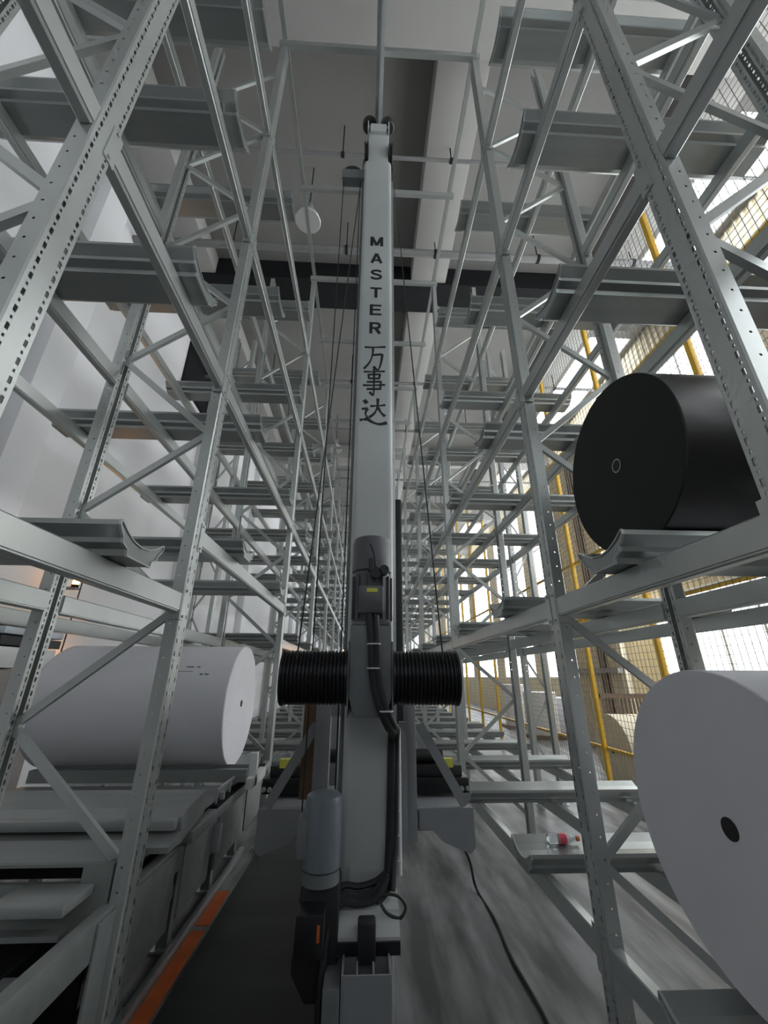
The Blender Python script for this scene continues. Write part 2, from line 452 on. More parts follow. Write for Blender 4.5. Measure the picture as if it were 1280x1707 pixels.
for s in (-1, 1):
    for k, z in enumerate(LEVEL):
        for j, y in enumerate(CRADLE_Y):
            zz = z
            if s < 0 and k == 0 and j < 3: continue
            if s < 0 and k == 1 and j in (1, 2): zz = 2.85
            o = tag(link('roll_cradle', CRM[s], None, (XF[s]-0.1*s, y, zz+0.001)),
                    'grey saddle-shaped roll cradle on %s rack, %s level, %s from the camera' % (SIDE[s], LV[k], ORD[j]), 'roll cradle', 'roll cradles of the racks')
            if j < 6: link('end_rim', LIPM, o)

# ties across the aisle and the top guide rail
for i in range(18):
    y = 2.64+1.66*i
    solo('tie_beam', MB().box(XF[-1]-0.1, XF[1]+0.1, y-0.03, y+0.03, 9.402, 9.50), mST,
         'grey tie beam across the top of the aisle, %s from the camera' % ORD[i], 'tie beam', (0.05, y, 9.402), 'tie beams over the aisle')
for s in (-1, 1):
    solo('top_runner', MB().box(*sorted((XF[s], XF[s]+0.06*s)), 1.0, 36, 9.502, 9.55), mST,
         'long thin steel runner along the top of the %s rack' % SIDE[s], 'rack runner', (XF[s], 1.0, 9.502))
g = thing('guide_rail', 'long grey top guide rail of the crane under the tie beams', 'rail', (0.05, 0, 9.12))
part('web', MB().box(0.042, 0.058, -2, 36, 9.12, 9.40), mGAL, g)
part('flange', MB().box(0.0, 0.1, -2, 36, 9.385, 9.40), mGAL, g)

# ------------------------------------------------------------------ stacker crane
cx = 0.05
C = thing('stacker_crane', 'tall grey single-mast stacker crane with black lettering standing in the aisle', 'crane', (cx, 3.4, 0))
mast = part('mast', MB().box(-0.128, 0.222, 3.2, 3.62, 0.62, 8.2), mCRANE, C, bevel=0.045, seg=4)
part('guide_strip', MB().box(0.222, 0.252, 3.33, 3.36, 0.9, 8.0), mGAL, C)
part('guide_strip', MB().box(-0.158, -0.128, 3.33, 3.36, 0.9, 8.0), mCRD, C)  # left strip darker: its shaded look is put into the grey
part('mast_head', MB().box(-0.085, 0.185, 3.26, 3.56, 8.2, 8.95), mCRANE, C, bevel=0.01)
for x0 in (-0.135, 0.19):
    sh = part('head_sheave', MB().lathe((x0, 3.36, 8.5), 'x', [(0, 0.19), (0.012, 0.19), (0.02, 0.165), (0.03, 0.165), (0.038, 0.19), (0.05, 0.19)], 36), mBLK, C, smooth=True)
    part('axle', MB().lathe((x0-0.01, 3.36, 8.5), 'x', [(0, 0.03), (0.07, 0.03)], 16), mGAL, sh)
part('top_bracket', MB().box(-0.06, 0.16, 3.22, 3.3, 8.9, 9.08).box(-0.10, -0.085, 3.2, 3.5, 8.9, 9.1).box(0.185, 0.2, 3.2, 3.5, 8.9, 9.1), mCRANE, C)
for x in (-0.075, 0.175):
    w = part('guide_wheel', MB().lathe((x, 3.3, 9.2), 'z', [(-0.05, 0.085), (-0.035, 0.1), (0.035, 0.1), (0.05, 0.085)], 28), mBLK, C, smooth=True)
    part('wheel_hub', MB().lathe((x, 3.3, 9.2), 'z', [(-0.12, 0.03), (0.07, 0.03)], 14), mGAL, w)
# side sheave of the governor rope
part('sheave_bracket', MB().box(-0.42, -0.128, 3.3, 3.42, 7.98, 8.16), mCRD, C, bevel=0.008)
part('side_sheave', MB().lathe((-0.29, 3.36, 8.18), 'y', [(-0.03, 0.11), (-0.015, 0.11), (0, 0.095), (0.015, 0.11), (0.03, 0.11)], 32), mBLK, C, smooth=True)
for nm, p, q in (('left_rope', (-0.44, 2.86, 2.0), (-0.145, 3.36, 8.5)), ('left_rope', (-0.40, 3.36, 1.0), (-0.40, 3.36, 8.18)), ('left_rope', (-0.18, 3.36, 1.0), (-0.18, 3.36, 8.18)),
                 ('right_rope', (0.53, 2.86, 2.0), (0.235, 3.36, 8.5)), ('left_rope', (-0.16, 3.72, 1.7), (-0.115, 3.55, 8.5)), ('right_rope', (0.27, 3.72, 1.7), (0.215, 3.55, 8.5))):
    part('wire_rope', MB().tube([p, q], 0.006, 6), mROPE, C)

# lettering, painted on the mast face
YF = 3.199
def brush(strokes, x, z, w, h, label, flat=False):
    mb = MB(); n = 0
    for st in strokes:
        wd = st[0]; P = smooth_path([(x+(a-0.5)*w, 0, z+(b-0.5)*h) for a, b in st[1]], 5) if len(st[1]) > 2 and st[2:] == () else [Vector((x+(a-0.5)*w, 0, z+(b-0.5)*h)) for a, b in st[1]]
        n += 1; yy = YF-0.0012-0.0002*n; vs = []; fs = []; m_ = len(P)
        for i, p in enumerate(P):
            d = (P[min(i+1, m_-1)]-P[max(i-1, 0)]).normalized(); nn = Vector((-d.z, 0, d.x))
            t = i/(m_-1); ww = wd*w*(1 if flat else 0.62+0.55*abs(2*t-1))/2
            for sg in (-1, 1):
                vs.append((p.x+nn.x*ww*sg, yy, p.z+nn.z*ww*sg))
            for sg in (-1, 1):
                vs.append((p.x+nn.x*ww*sg, YF+0.004, p.z+nn.z*ww*sg))
        for i in range(m_-1):
            a, b = 4*i, 4*i+4
            fs += [(a, a+1, b+1, b), (a, b, b+2, a+2), (a+1, a+3, b+3, b+1)]
        fs += [(0, 2, 3, 1), (4*m_-4, 4*m_-3, 4*m_-1, 4*m_-2)]
        mb.add(vs, fs)
    o = part('letter', mb, mINK, mast); o['label'] = label
LET = {'M': [(0.24, [(0.12, 0), (0.12, 1)]), (0.24, [(0.88, 0), (0.88, 1)]), (0.22, [(0.14, 0.98), (0.5, 0.06)]), (0.22, [(0.86, 0.98), (0.5, 0.06)])],
       'A': [(0.24, [(0.10, 0), (0.48, 1)]), (0.24, [(0.90, 0), (0.52, 1)]), (0.18, [(0.26, 0.30), (0.74, 0.30)])],
       'S': [(0.22, [(0.90, 0.78), (0.74, 0.88), (0.5, 0.91), (0.24, 0.86), (0.14, 0.72), (0.28, 0.58), (0.55, 0.50), (0.80, 0.42), (0.88, 0.26), (0.76, 0.13), (0.5, 0.08), (0.24, 0.12), (0.09, 0.24)])],
       'T': [(0.18, [(0.02, 0.91), (0.98, 0.91)]), (0.25, [(0.5, 0), (0.5, 0.95)])],
       'E': [(0.25, [(0.14, 0), (0.14, 1)]), (0.18, [(0.1, 0.91), (0.95, 0.91)]), (0.17, [(0.1, 0.52), (0.88, 0.52)]), (0.18, [(0.1, 0.09), (0.97, 0.09)])],
       'R': [(0.25, [(0.14, 0), (0.14, 1)]), (0.18, [(0.1, 0.91), (0.55, 0.91)]), (0.18, [(0.1, 0.48), (0.55, 0.48)]), (0.22, [(0.55, 0.91), (0.76, 0.86), (0.82, 0.70), (0.76, 0.54), (0.55, 0.48)]), (0.26, [(0.52, 0.46), (0.84, 0)])]}
for ch, z in zip('MASTER', (6.607, 6.322, 6.060, 5.783, 5.526, 5.272)):
    brush(LET[ch], 0.048, z, 0.150 if ch == 'M' else 0.132, 0.155, 'black letter %s on the mast' % ch, True)
WAN = [(0.10, [(0.04, 0.90), (0.5, 0.91), (0.98, 0.94)]), (0.10, [(0.42, 0.90), (0.40, 0.62), (0.28, 0.32), (0.03, 0.06)]), (0.10, [(0.42, 0.60), (0.84, 0.64)]),
       (0.11, [(0.84, 0.64), (0.80, 0.36), (0.70, 0.08), (0.60, 0.04), (0.46, 0.16)])]
SHI = [(0.09, [(0.04, 0.85), (0.5, 0.86), (0.97, 0.89)]), (0.08, [(0.24, 0.76), (0.29, 0.59)]), (0.08, [(0.24, 0.75), (0.78, 0.77)]), (0.08, [(0.77, 0.77), (0.71, 0.60)]),
       (0.08, [(0.28, 0.61), (0.74, 0.62)]), (0.08, [(0.18, 0.48), (0.82, 0.51)]), (0.08, [(0.80, 0.51), (0.77, 0.22)]), (0.09, [(0.02, 0.36), (0.5, 0.37), (0.98, 0.40)]),
       (0.08, [(0.18, 0.23), (0.79, 0.25)]), (0.10, [(0.50, 1.0), (0.50, 0.5), (0.49, 0.08), (0.44, 0.03), (0.32, 0.13)])]
DA = [(0.08, [(0.38, 0.70), (0.66, 0.72), (0.94, 0.76)]), (0.10, [(0.66, 1.0), (0.64, 0.68), (0.54, 0.44), (0.34, 0.27)]), (0.11, [(0.66, 0.66), (0.78, 0.46), (0.93, 0.33)]),
      (0.13, [(0.14, 0.93), (0.25, 0.80)]), (0.08, [(0.06, 0.58), (0.29, 0.61)]), (0.09, [(0.28, 0.60), (0.20, 0.42), (0.27, 0.26), (0.17, 0.16)]),
      (0.10, [(0.0, 0.16), (0.16, 0.20), (0.27, 0.24)]), (0.12, [(0.24, 0.24), (0.46, 0.10), (0.72, 0.03), (1.0, 0.09)])]
brush(WAN, 0.045, 4.875, 0.225, 0.33, 'first black brush-style Chinese character on the mast')
brush(SHI, 0.042, 4.575, 0.225, 0.34, 'second black brush-style Chinese character on the mast')
brush(DA, 0.042, 4.225, 0.255, 0.30, 'third black brush-style Chinese character on the mast')

# hoist on the near face of the mast
part('gearbox', MB().prism([(-0.095, 1.78), (-0.06, 1.66), (0.15, 1.66), (0.185, 1.78), (0.185, 2.23), (-0.095, 2.23)], 'y', 2.86, 3.2), mCRD, C, bevel=0.012)
mot = part('hoist_motor', MB().lathe((0.045, 2.99, 2.25), 'z', [(0, 0.13), (0.02, 0.138), (0.33, 0.138), (0.34, 0.128), (0.36, 0.128), (0.37, 0.145), (0.58, 0.145), (0.62, 0.135), (0.635, 0.10)], 40), mMOTD, C, smooth=True)
for k in range(14):
    a = PI*0.15 + k*PI*1.7/13 + PI
    d = Vector((math.cos(a), math.sin(a), 0)); p = Vector((0.045, 2.99, 0))+d*0.14
    part('cooling_fin', MB().bar((p.x, p.y, 2.27), (p.x, p.y, 2.575), 0.008, 0.03, upv=d), mMOTD, mot)
part('terminal_box', MB().box(-0.045, 0.125, 2.80, 2.88, 2.30, 2.49), mMOTD, mot, bevel=0.012)
part('warning_label', MB().box(0.01, 0.085, 2.7965, 2.80, 2.44, 2.468), mYLAB, mot, 'small yellow label')
part('rib_plate', MB().box(-0.085, 0.175, 2.86, 3.1, 2.23, 2.25), mCRD, mot)
part('brake_lever', MB().tube(smooth_path([(0.03, 2.84, 2.80), (0.06, 2.83, 2.72), (0.07, 2.83, 2.62), (0.075, 2.83, 2.52)]), 0.006).box(0.02, 0.05, 2.83, 2.86, 2.60, 2.69), mBLK, mot)
part('cable_gland', MB().lathe((0.13, 2.85, 2.60), 'y', [(-0.05, 0.035), (0.0, 0.035)], 16).lathe((0.07, 2.85, 2.58), 'y', [(-0.05, 0.04), (0.0, 0.04)], 16), mBLK, mot)
part('motor_cable', MB().tube(smooth_path([(0.03, 2.84, 2.30), (0.05, 2.82, 2.12), (0.06, 2.82, 1.95), (0.09, 2.82, 1.78), (0.16, 2.84, 1.62), (0.20, 2.95, 1.58), (0.205, 3.16, 1.50), (0.20, 3.18, 1.2), (0.19, 3.18, 0.9), (0.17, 3.15, 0.72), (0.10, 3.1, 0.66)]), 0.03, 10), mBLK, C, smooth=True)
part('motor_cable', MB().tube(smooth_path([(0.075, 2.84, 2.30), (0.085, 2.81, 2.12), (0.09, 2.81, 1.95), (0.12, 2.81, 1.78), (0.19, 2.84, 1.63), (0.225, 2.98, 1.58), (0.235, 3.17, 1.48), (0.23, 3.18, 1.2), (0.22, 3.18, 0.9), (0.2, 3.12, 0.7)]), 0.022, 10), mBLK, C, smooth=True)
for z in (2.1, 1.95, 1.7):
    x = 0.06 if z > 1.9 else 0.14
    part('cable_tie', MB().lathe((x+0.005, 2.818, z), 'z', [(-0.004, 0.046), (0.004, 0.046)], 16), mWHITEP, C)
part('white_conduit', MB().tube([(0.255, 3.2, 0.75), (0.255, 3.2, 1.56)], 0.014, 10), mWHITEP, C, smooth=True)
for i in range(6):
    part('conduit_clip', MB().box(0.2, 0.26, 3.175, 3.187, 0.82+0.13*i, 0.828+0.13*i), mWHITEP, C)
part('conduit_channel', MB().box(0.262, 0.315, 3.24, 3.3, 0.85, 1.6), mCARR, C)
for x0, x1, nm in ((-0.545, -0.105, 'left'), (0.195, 0.64, 'right')):
    L = x1-x0; prof = [(0, 0.10), (0.0, 0.178), (0.014, 0.178), (0.014, 0.160)]
    n = 16
    for i in range(n):
        a = 0.02+(L-0.04)*i/n; p = (L-0.04)/n
        prof += [(a, 0.160), (a+p*0.25, 0.172), (a+p*0.6, 0.172), (a+p*0.9, 0.160)]
    prof += [(L-0.014, 0.160), (L-0.014, 0.178), (L, 0.178), (L, 0.10)]
    dr = part('rope_drum', MB().lathe((x0, 3.0, 1.895), 'x', prof, 40), mDRUM, C, smooth=True)
    part('drum_axle', MB().lathe((x0-0.02, 3.0, 1.895), 'x', [(0, 0.05), (L+0.04, 0.05)], 20), mCRD, dr)
part('drum_bracket', MB().box(-0.105, -0.095, 2.86, 3.25, 1.66, 2.12).box(0.185, 0.195, 2.86, 3.25, 1.66, 2.12), mCRD, C)

# base of the crane
base = part('base_beam', MB().box(-0.11, 0.205, 3.06, 6.6, 0.14, 0.60), mCRANE, C, bevel=0.01)
part('end_plate', MB().prism([(2.97, 0.545), (3.06, 0.615), (3.2, 0.66), (3.2, 0.685), (3.05, 0.645), (2.97, 0.56)], 'x', -0.14, 0.235), mCRANE, C)
part('end_lip', MB().box(-0.14, 0.235, 2.955, 3.0, 0.49, 0.545), mDRUM, C)
part('bumper', MB().box(-0.002, 0.098, 2.91, 3.0, 0.47, 0.65), mBLK, C, bevel=0.015)
bb = part('buffer_box', MB().box(-0.08, 0.175, 2.78, 2.79, 0.03, 0.50).box(-0.08, -0.07, 2.79, 2.99, 0.03, 0.50).box(0.165, 0.175, 2.79, 2.99, 0.03, 0.50)
     .box(-0.07, 0.165, 2.79, 2.97, 0.05, 0.40).box(-0.07, 0.165, 2.97, 2.99, 0.4, 0.5), mCARR, C)
for x in (0.0, 0.085): part('rib', MB().box(x-0.005, x+0.005, 2.79, 2.97, 0.40, 0.49), mCARR, bb)
part('side_box', MB().box(-0.17, -0.085, 2.76, 3.0, 0.05, 0.46), mCRD, C, bevel=0.005)
part('indicator_led', MB().box(-0.14, -0.13, 2.755, 2.76, 0.22, 0.23), mLED, C)
wl_ = part('travel_wheel', MB().lathe((0.0, 3.35, 0.203), 'x', [(0, 0.15), (0.02, 0.17), (0.08, 0.17), (0.1, 0.15)], 32), mCRD, C, smooth=True)
for k_, (dy, dz, r_) in enumerate(((0, 0, 0.024), (0.03, 0.035, 0.018), (-0.03, -0.02, 0.02))):
    part('cable_bundle', MB().tube(smooth_path([(0.17, 3.13+dy, 0.78), (0.10, 3.09+dy, 0.715+dz), (0.0, 3.07+dy, 0.70+dz), (-0.10, 3.05+dy, 0.71+dz), (-0.165, 3.0+dy, 0.64+dz), (-0.185, 2.93+dy, 0.45), (-0.19, 2.9+dy, 0.2)]), r_, 8), mBLK, C, smooth=True)
part('loose_cable', MB().tube(smooth_path([(0.12, 3.06, 0.70), (0.18, 3.05, 0.715), (0.24, 3.05, 0.70), (0.275, 3.05, 0.655), (0.24, 3.03, 0.615), (0.17, 3.03, 0.635), (0.13, 3.05, 0.67)]), 0.009, 8), mBLK, C, smooth=True)
part('welded_lug', MB().box(-0.06, -0.035, 3.18, 3.2, 0.72, 0.80), mCRANE, C)
tm = part('travel_motor', MB().lathe((-0.225, 3.0, 0.86), 'z', [(0, 0.10), (0.01, 0.112), (0.33, 0.112), (0.36, 0.105), (0.375, 0.085), (0.385, 0.05)], 36), mMOT, C, smooth=True)
part('motor_flange', MB().lathe((-0.225, 3.0, 0.80), 'z', [(0, 0.11), (0.06, 0.11)], 32), mCRD, tm, smooth=True)
part('terminal_box', MB().box(-0.37, -0.30, 2.93, 3.07, 0.92, 1.12), mCRD, tm, bevel=0.01)
part('travel_gearbox', MB().prism([(-0.33, 0.80), (-0.36, 0.42), (-0.28, 0.30), (-0.11, 0.30), (-0.11, 0.80)], 'y', 2.95, 3.2), mBLK, C, bevel=0.02)
jb = part('control_box', MB().box(-0.33, -0.18, 2.80, 2.95, 0.55, 0.73), mDRUM, C, bevel=0.008)
part('orange_mark', MB().box(-0.215, -0.2, 2.797, 2.80, 0.62, 0.69), mORNG, jb, 'small orange mark')

# crane floor rail
rl = thing('floor_rail', 'steel floor rail that the crane runs on along the aisle', 'rail', (cx, 0, 0))
part('rail_foot', MB().box(cx-0.07, cx+0.07, -1, 40, 0.0, 0.012), mGAL, rl)
part('rail_head', MB().box(cx-0.03, cx+0.03, -1, 40, 0.012, 0.03), mGAL, rl)

# ------------------------------------------------------------------ lift carriage behind the mast
K = thing('lift_carriage', 'grey lift carriage with black telescopic forks low on the crane mast', 'carriage', (cx, 4.1, 0.62))
for x0, x1 in ((-0.40, -0.27), (0.335, 0.455)):
    part('side_column', MB().box(x0, x1, 3.9, 4.0, 0.70, 1.74), mCARR, K, bevel=0.006)
part('cable_chain', MB().box(0.275, 0.345, 3.72, 3.80, 0.9, 3.56), mBLK, K, bevel=0.02)
for sx in (-1, 1):
    X = lambda v: cx + sx*v
    pts = [(X(0.42), 0.92), (X(0.86), 0.92), (X(0.86), 0.66), (X(0.82), 0.62), (X(0.60), 0.70), (X(0.52), 0.78), (X(0.42), 0.78)]
    if sx < 0: pts = pts[::-1]
    part('wing_plate', MB().prism(pts, 'y', 3.9, 3.94), mCARR, K)
    part('wing_box', MB().box(*sorted((X(0.30), X(0.86))), 3.94, 4.9, 0.76, 0.90), mCARR, K, bevel=0.006)
    part('diagonal_brace', MB().bar((X(0.44), 3.93, 1.52), (X(0.80), 3.93, 0.93), 0.03, 0.075, upv=(0, 0, 1)), mCARR, K)
    part('diagonal_brace', MB().bar((X(0.34), 4.8, 1.62), (X(0.79), 4.8, 0.93), 0.04, 0.075, upv=(0, 0, 1)), mGAL, K)
    part('rear_column', MB().box(*sorted((X(0.29), X(0.41))), 4.75, 4.85, 0.9, 1.7), mCARR, K)
part('cross_beam', MB().box(-0.35, 0.45, 3.92, 3.98, 1.58, 1.70), mCARR, K)
part('brown_panel', MB().box(-0.52, -0.41, 4.05, 4.08, 0.95, 1.70), mBROWN, K, 'brown panel')
for sx in (-1, 1):
    X = lambda v: cx + sx*v
    fk = part('telescopic_fork', MB().box(*sorted((X(0.40), X(0.93))), 4.3, 4.62, 0.93, 1.05), mDRUM, K, bevel=0.008)
    part('fork_carriage', MB().box(*sorted((X(0.42), X(0.88))), 4.34, 4.58, 1.05, 1.14), mBLK, fk, bevel=0.01)
    part('fork_motor', MB().lathe((X(0.5), 4.46, 1.20), 'x', [(-0.08, 0.06), (0.22, 0.06)], 20), mBLK, fk, smooth=True)
    part('yellow_label', MB().box(*sorted((X(0.70), X(0.79))), 4.296, 4.36, 1.13, 1.20), mYLAB, fk, 'yellow label')
    for i in range(2):
        part('roller', MB().lathe((X(0.86+0.05*i), 4.29, 0.97), 'y', [(-0.02, 0.018), (0.01, 0.018)], 12), mGAL, fk, smooth=True)

# ------------------------------------------------------------------ paper rolls
def paper_roll(label, x0, x1, y, z, R, rc, M, Mend, rest=None):
    r = thing('paper_roll', label, 'paper roll', ((x0+x1)/2, y, z-R), 'paper rolls')
    d = 1 if x1 > x0 else -1; L = abs(x1-x0); a = min(x0, x1)
    part('wrapped_body', MB().lathe((a, y, z), 'x', [(0, R-0.006), (0.006, R), (L-0.006, R), (L, R-0.006)], 96), M, r, smooth=True)
    n = 96
    for xe in (a-0.0015, a+L+0.0015):                     # end faces: thin discs with the core hole
        part('end_face', MB().add([(xe, y+rr*math.cos(2*PI*k/n), z+rr*math.sin(2*PI*k/n)) for rr in (rc, R-0.004) for k in range(n)],
             [(k, (k+1) % n, n+(k+1) % n, n+k) for k in range(n)]), Mend, r)
    for xe, sg in ((a-0.003, -1), (a+L+0.003, 1)):
        c = part('core', MB().lathe((xe, y, z), 'x', [(-0.002, rc), (0.002, rc)], 32), mPAPERC, r)
    return r
rw = paper_roll('big white paper roll at right under the black roll', 1.40, 3.05, 1.81, 1.37, 0.562, 0.038, mPAPER, mPAPER)
rb = paper_roll('black wrapped paper roll on the right rack above the white roll', 1.35, 3.1, 1.88, 2.963, 0.478, 0.032, mBROLL, mBEND)
part('core_ring', MB().add(*(lambda n: ([(1.343, 1.88+rr*math.cos(2*PI*k/n), 2.963+rr*math.sin(2*PI*k/n)) for rr in (0.032, 0.038) for k in range(n)],
     [(k, (k+1) % n, n+(k+1) % n, n+k) for k in range(n)]))(32)), mGAL, rb, 'pale grey core ring')
rlft = paper_roll('white paper roll lying on the conveyor at left', -1.27, -3.05, 4.74, 1.635, 0.56, 0.032, mPAPER, mPAPER)
# printed marks on the wrap of the left roll
for i, (x, a, w) in enumerate(((-1.68, 38, 0.07), (-1.60, 38, 0.03), (-1.72, 33, 0.16), (-1.55, 30, 0.03), (-1.50, 30, 0.04), (-2.42, 8, 0.05), (-2.43, 1, 0.02))):
    t = math.radians(a); n = Vector((0, -math.cos(t), math.sin(t))); p = Vector((x, 4.74, 1.635)) + n*0.5612
    part('printed_mark', MB().bar(p-Vector((w/2, 0, 0)), p+Vector((w/2, 0, 0)), 0.002, 0.014 if i != 2 else 0.005, upv=n.cross(Vector((1, 0, 0)))), mCRD if i < 5 else mWHITEP, rlft)
paper_roll('cream paper roll on the floor beyond the yellow fence', 4.75, 5.9, 8.6, 0.62, 0.62, 0.05, mCREAM, mCREAM)

# ------------------------------------------------------------------ conveyor in the left rack
V = thing('roll_conveyor', 'dark grey roll conveyor with steel saddles under the left rack', 'conveyor', (-2.1, 3.6, 0))
for x0, x1 in ((-1.26, -1.20), (-3.1, -3.04)):
    part('side_frame', MB().box(x0, x1, 1.4, 5.9, 0.70, 0.86), mCONV, V, bevel=0.005)
    if x0 > -2: x0, x1 = -1.50, -1.44
    part('lower_rail', MB().box(x0, x1, 1.4, 5.9, 0.30, 0.40), mCONV, V, bevel=0.005)
    for y in (1.5, 2.35, 3.4, 4.1, 5.0, 5.8):
        part('leg', MB().box(x0-0.01, x1+0.01, y, y+0.08, 0.0, 0.70), mCONV, V)
        part('foot_plate', MB().box(x0-0.05, x1+0.05, y-0.04, y+0.12, 0.0, 0.015), mGAL, V)
for y0, y1 in ((2.5, 3.35), (3.5, 4.05), (4.2, 4.95), (5.1, 5.75)):
    part('side_panel', MB().box(-1.20, -1.185, y0, y1, 0.44, 0.84), mCONV, V, bevel=0.004)
part('gap_dark_sheet', MB().box(-1.53, -1.51, 1.4, 5.9, 0.05, 0.7), mDARK, V)  # added dark sheet, hides the floor and darkens the gap behind the legs
part('chain_guard', MB().box(-1.20, -1.12, 3.4, 5.9, 0.86, 0.93), mCONV, V, bevel=0.006)
part('chain_channel', MB().box(-1.19, -1.13, 3.9, 5.6, 0.93, 0.95), mDARK, V)
for y in (3.95, 4.3):
    part('guard_post', MB().box(-1.17, -1.155, y, y+0.02, 0.93, 1.03), mGAL, V)
part('guard_bar', MB().box(-1.17, -1.155, 3.95, 4.9, 1.03, 1.05), mGAL, V)
def saddle(yc, z, w, x0, x1, d=0.08):
    o = [(yc-w, z), (yc-w*0.5, z-d*0.62), (yc, z-d), (yc+w*0.5, z-d*0.62), (yc+w, z), (yc+w, z-0.045), (yc+w*0.92, z-0.05), (yc+w*0.8, z-0.12), (yc-w*0.8, z-0.12), (yc-w*0.92, z-0.05), (yc-w, z-0.045)]
    return MB().prism(o, 'x', x0, x1)
part('roll_saddle', saddle(4.74, 1.125, 0.22, -1.06, -2.95, 0.05), mCONV, V)
part('roll_saddle', MB().box(-3.0, -1.06, 4.42, 4.5, 1.0, 1.1), mCONV, V)
part('saddle_bracket', MB().box(-1.06, -0.99, 4.5, 4.56, 0.95, 1.22).box(-1.05, -0.99, 4.4, 4.95, 0.95, 1.03), mWHITEP, V)
part('cover_plate', MB().box(-3.0, -1.18, 3.72, 4.38, 0.96, 0.985), mCONV, V)
part('roll_saddle', MB().prism([(3.20, 1.06), (3.28, 1.09), (3.62, 1.12), (3.62, 0.98), (3.28, 0.92), (3.05, 0.92), (3.05, 0.95), (3.22, 0.985), (3.20, 1.03)], 'x', -1.14, -3.0), mCONVL, V)
part('lip_tube', MB().box(-3.0, -1.16, 3.15, 3.21, 1.0, 1.06), mCONVL, V, bevel=0.012)
part('sloped_plate', MB().prism([(2.66, 1.015), (3.04, 0.995), (3.04, 0.98), (2.66, 1.0)], 'x', -1.28, -3.0), mCONVL, V)
part('front_panel', MB().box(-3.0, -1.24, 2.63, 2.66, 1.005, 1.018).box(-3.0, -1.24, 2.63, 2.66, 0.72, 0.94).box(-1.385, -1.24, 2.63, 2.66, 0.94, 1.005), mCONV, V)
part('slot_backing', MB().box(-3.0, -1.385, 2.72, 2.73, 0.93, 1.005), mDARK, V)
part('drive_housing', MB().box(-1.66, -1.31, 2.40, 2.63, 0.90, 0.945), mCONVL, V, bevel=0.01)
part('dark_skirt', MB().box(-3.0, -1.30, 2.66, 2.68, 0.1, 0.72), mDARK, V)
part('shelf_bar', MB().box(-3.0, -1.36, 2.50, 2.56, 0.78, 0.80), mCONV, V)
part('deck_plate', MB().box(-3.0, -1.36, 1.5, 2.48, 0.60, 0.62), mCONVL, V)
part('round_knob', MB().lathe((-1.50, 2.36, 0.62), 'z', [(0, 0.075), (0.05, 0.07), (0.07, 0.04)], 24), mBRASS, V, smooth=True)
part('hook', MB().tube(smooth_path([(-1.2, 3.34, 0.98), (-1.2, 3.34, 0.89), (-1.19, 3.36, 0.875), (-1.18, 3.38, 0.89)]), 0.005, 6), mYLAB, V)
part('rubber_buffer', MB().box(-1.2, -1.16, 2.66, 2.72, 0.52, 0.72), mBLK, V, bevel=0.015)
part('photo_sensor', MB().box(-1.19, -1.13, 4.06, 4.12, 0.6, 0.78).box(-1.17, -1.14, 4.07, 4.11, 0.86, 1.0), mGAL, V)
# edge rail and orange strip on the floor along the conveyor
solo('edge_rail', MB().box(-1.40, -1.345, 1.0, 5.95, 0.0, 0.05), mGAL, 'pale steel edge rail on the floor beside the conveyor', 'rail', (-1.37, 3.4, 0), bevel=0.006)
for i, (a, b) in enumerate(((1.6, 4.35), (4.42, 5.0))):
    solo('orange_strip', MB().box(-1.335, -1.225, a, b, 0.0, 0.006), mORNG, 'worn orange floor strip beside the conveyor rail, %s from the camera' % ORD[i], 'floor strip', (-1.28, a, 0.0), 'orange floor strips')

# ------------------------------------------------------------------ cable, bottle
solo('floor_cable', MB().tube(smooth_path([(0.5, 4.3, 0.70), (0.72, 4.5, 0.70), (0.98, 4.6, 0.4), (1.12, 4.9, 0.03), (1.15, 4.4, 0.012), (1.12, 3.9, 0.012), (1.13, 3.3, 0.012), (1.08, 2.8, 0.012), (1.12, 2.2, 0.012)]), 0.012, 8), mBLK,
     'black cable running from the carriage along the floor at right', 'cable', (1.12, 3.3, 0), smooth=True)
mCLEAR = bpy.data.materials.new('clear_plastic'); mCLEAR.use_nodes = True
_b = mCLEAR.node_tree.nodes['Principled BSDF']; _b.inputs['Base Color'].default_value = (0.9, 0.94, 0.97, 1); _b.inputs['Roughness'].default_value = 0.12
_b.inputs['Transmission Weight'].default_value = 0.75; _b.inputs['IOR'].default_value = 1.3
mRED = mat('red_label', (0.55, 0.05, 0.09), 0.5, 0, 0.3, 40)
bz = LEVEL[0]+0.066+0.034+0.004
bz2 = bz+0.026
bo = thing('water_bottle', 'clear plastic water bottle with red label lying on a low right cradle', 'bottle', (1.5, 3.64, bz-0.007))
part('bottle_body', MB().lathe((1.39, 3.64, bz2), 'x', [(0, 0.02), (0.005, 0.031), (0.02, 0.033), (0.03, 0.030), (0.04, 0.033), (0.055, 0.030), (0.07, 0.033), (0.15, 0.032), (0.18, 0.022), (0.195, 0.014), (0.215, 0.014)], 24), mCLEAR, bo, smooth=True)
part('paper_label', MB().lathe((1.475, 3.64, bz2), 'x', [(0, 0.0335), (0.05, 0.0335)], 24), mRED, bo, smooth=True)
part('bottle_cap', MB().lathe((1.605, 3.64, bz2), 'x', [(0, 0.0165), (0.022, 0.0165)], 20), mORNG, bo, smooth=True)

